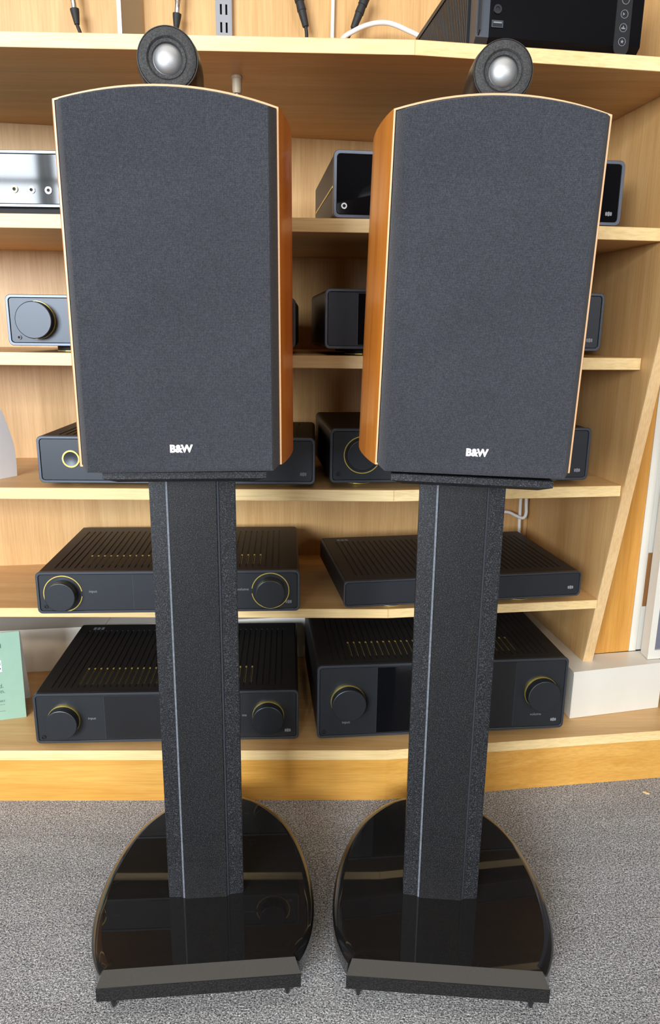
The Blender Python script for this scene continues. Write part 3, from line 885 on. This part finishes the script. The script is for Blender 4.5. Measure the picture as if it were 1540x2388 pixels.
# slotted rail on the back panel
rl = empty('slotted_rail', (-.190, wy(-.190) - .0003, 1.1126), R(9), 'slotted steel shelf rail on the wall behind the top shelf', 'rail')
bm = bmesh.new()
add_box(bm, -.0135, -.0115, -.012, 0, 0, .62); add_box(bm, .0115, .0135, -.012, 0, 0, .62); add_box(bm, -.0028, .0028, -.0125, -.0105, 0, .62)
for sx in (-1, 1):
    a, b = sorted((sx * .0062, sx * .0115)); add_box(bm, a, b, -.0125, -.0105, 0, .62)
    a, b = sorted((sx * .0028, sx * .0062))
    for k in range(23): add_box(bm, a, b, -.0125, -.0105, .0185 + k * .0267, .0297 + k * .0267)
link('rail_channel', bm, 'steel', rl)
box('rail_back', -.0113, .0113, -.006, -.0004, 0, .62, 'mattblack', rl)
# board standing on edge
bd = empty('display_board', (-.334, 1.335, 1.1126), R(0), 'brown board with white front edge standing on the top shelf', 'board')
bm = bmesh.new(); add_prism(bm, [(-.0105, -.03), (-.0050, -.03), (.0130, .036), (.0075, .036)], 'z', 0, .42); link('board', bm, 'beige', bd)
bm = bmesh.new(); add_prism(bm, [(-.0110, -.0312), (-.0045, -.0312), (-.0045, -.0302), (-.0110, -.0302)], 'z', 0, .42); link('white_edge', bm, 'paper', bd)
# clip under the top shelf
cl = empty('cable_clip', (-.1325, 1.095, 1.0953), 0, 'small beige clip fixed under the top shelf right of the left tweeter', 'clip')
lathe('clip_body', [(0, -.022), (.0052, -.021), (.0065, -.017), (.0065, -.004), (.0075, -.003), (.0075, 0), (0, 0)], 'beige', cl, 20, 'z', (0, 0, 0))
lathe('clip_screw', [(0, -.0235), (.002, -.0235), (.0022, -.0215)], 'steel', cl, 12, 'z', (0, 0, 0))

# ------------------------------------------------------------------ shelf 5 white cable at the right
t = empty('white_flex', (.398, 1.47, .3195), 0, 'looped white flex in the corner behind the slim black unit', 'cable')
L = lambda p: (p[0] - .398, p[1] - 1.47, p[2] - .3195)
tube('flex', [L(p) for p in ((.396, 1.478, .508), (.3965, 1.478, .43), (.3985, 1.478, .35), (.399, 1.47, .3225))], .0034, 'cablewhite', t)
tube('flex_loop', [L(p) for p in ((.340, 1.470, .398), (.368, 1.472, .402), (.388, 1.472, .394), (.402, 1.470, .390), (.408, 1.471, .40), (.407, 1.473, .425), (.404, 1.476, .508))], .0034, 'cablewhite', t)

# ------------------------------------------------------------------ leaflets at the left
gt = empty('tent_card', (-.5294, 1.1544, .0992), math.atan2(.0125, .0412), 'mint green folded tent card standing at the far left of the bottom shelf', 'leaflet')
Wt, Ht, lean, back = .15, .158, .010, .072
bm = bmesh.new(); add_prism(bm, [(0, 0), (.0010, 0), (lean + .0010, Ht), (lean, Ht)], 'x', -Wt, 0); fr = link('front_leaf', bm, 'green', gt)
bm = bmesh.new(); add_prism(bm, [(lean + .0011, Ht), (lean + .0021, Ht), (back, 0), (back - .001, 0)], 'x', -Wt, 0.001); link('back_leaf', bm, 'paper', gt)
tl = math.atan2(lean, Ht)
def card(s, x, z, size): text('printing', s, size, 'ink', fr, (x, lean * z / Ht - .0003, z), rot=(math.pi / 2 - tl, 0, 0), ext=.00005, align='RIGHT')
card('n', -.0295, .137, .020); card('d.', -.0320, .062, .0105); card('on.', -.0305, .0525, .0105); card('ARY', -.0315, .0345, .0055)
def patch(x0, x1, z0, z1, m, e=.0003):
    bm = bmesh.new(); add_prism(bm, [(lean * z0 / Ht - e, z0), (lean * z0 / Ht, z0), (lean * z1 / Ht, z1), (lean * z1 / Ht - e, z1)], 'x', x0, x1); link('printed_picture', bm, m, fr)
patch(-.075, -.0325, .088, .109, 'paper'); patch(-.06, -.0340, .100, .1065, 'ink', .0005); patch(-.06, -.0365, .109, .116, 'ink'); patch(-.047, -.0340, .0925, .0955, 'ink', .0005)
patch(-.09, -.0325, .0280, .0284, 'ink'); patch(-.09, -.0325, .0160, .0164, 'ink')


_h = R(-28)
wc = empty('white_holder', (-.5126 + .0396 * math.sin(_h), 1.1696 - .0396 * math.cos(_h), .5277), _h, 'white holder with curved rear edge at the far left of the fourth shelf', 'holder')
prof = [(-.0318, 0), (.0396, 0), (.0405, .020), (.0392, .05), (.0318, .079), (.0213, .109), (.003, .139), (-.022, .165), (-.036, .176)]
sm = catmull([(a, b, 0) for a, b in prof[1:]], 4)
poly = [(-.0318, 0)] + [(p.x, p.y) for p in sm] + [(-.040, .176)]
bm = bmesh.new(); add_prism(bm, poly, 'x', -.003, 0); link('side_panel', bm, 'paper', wc, 30)
bm = bmesh.new(); add_prism(bm, poly, 'x', -.12, -.117); link('side_panel', bm, 'paper', wc, 30)
bm = bmesh.new(); add_prism(bm, [(-.03, .001), (.038, .001), (.038, .004), (-.03, .004)], 'x', -.117, -.003); link('floor_panel', bm, 'paper', wc)

# ------------------------------------------------------------------ wood chip on the carpet
bm = bmesh.new()
add_prism(bm, [(-.005, -.0012), (.003, -.002), (.006, 0), (.002, .0016), (-.004, .0012)], 'z', 0.0004, .0022)
wch = link('wood_chip', bm, 'edge', None, None, (0.548, 1.098, 0), (0, 0, R(-35)))
tag(wch, 'tiny pale wood chip on the carpet at far right', 'debris')
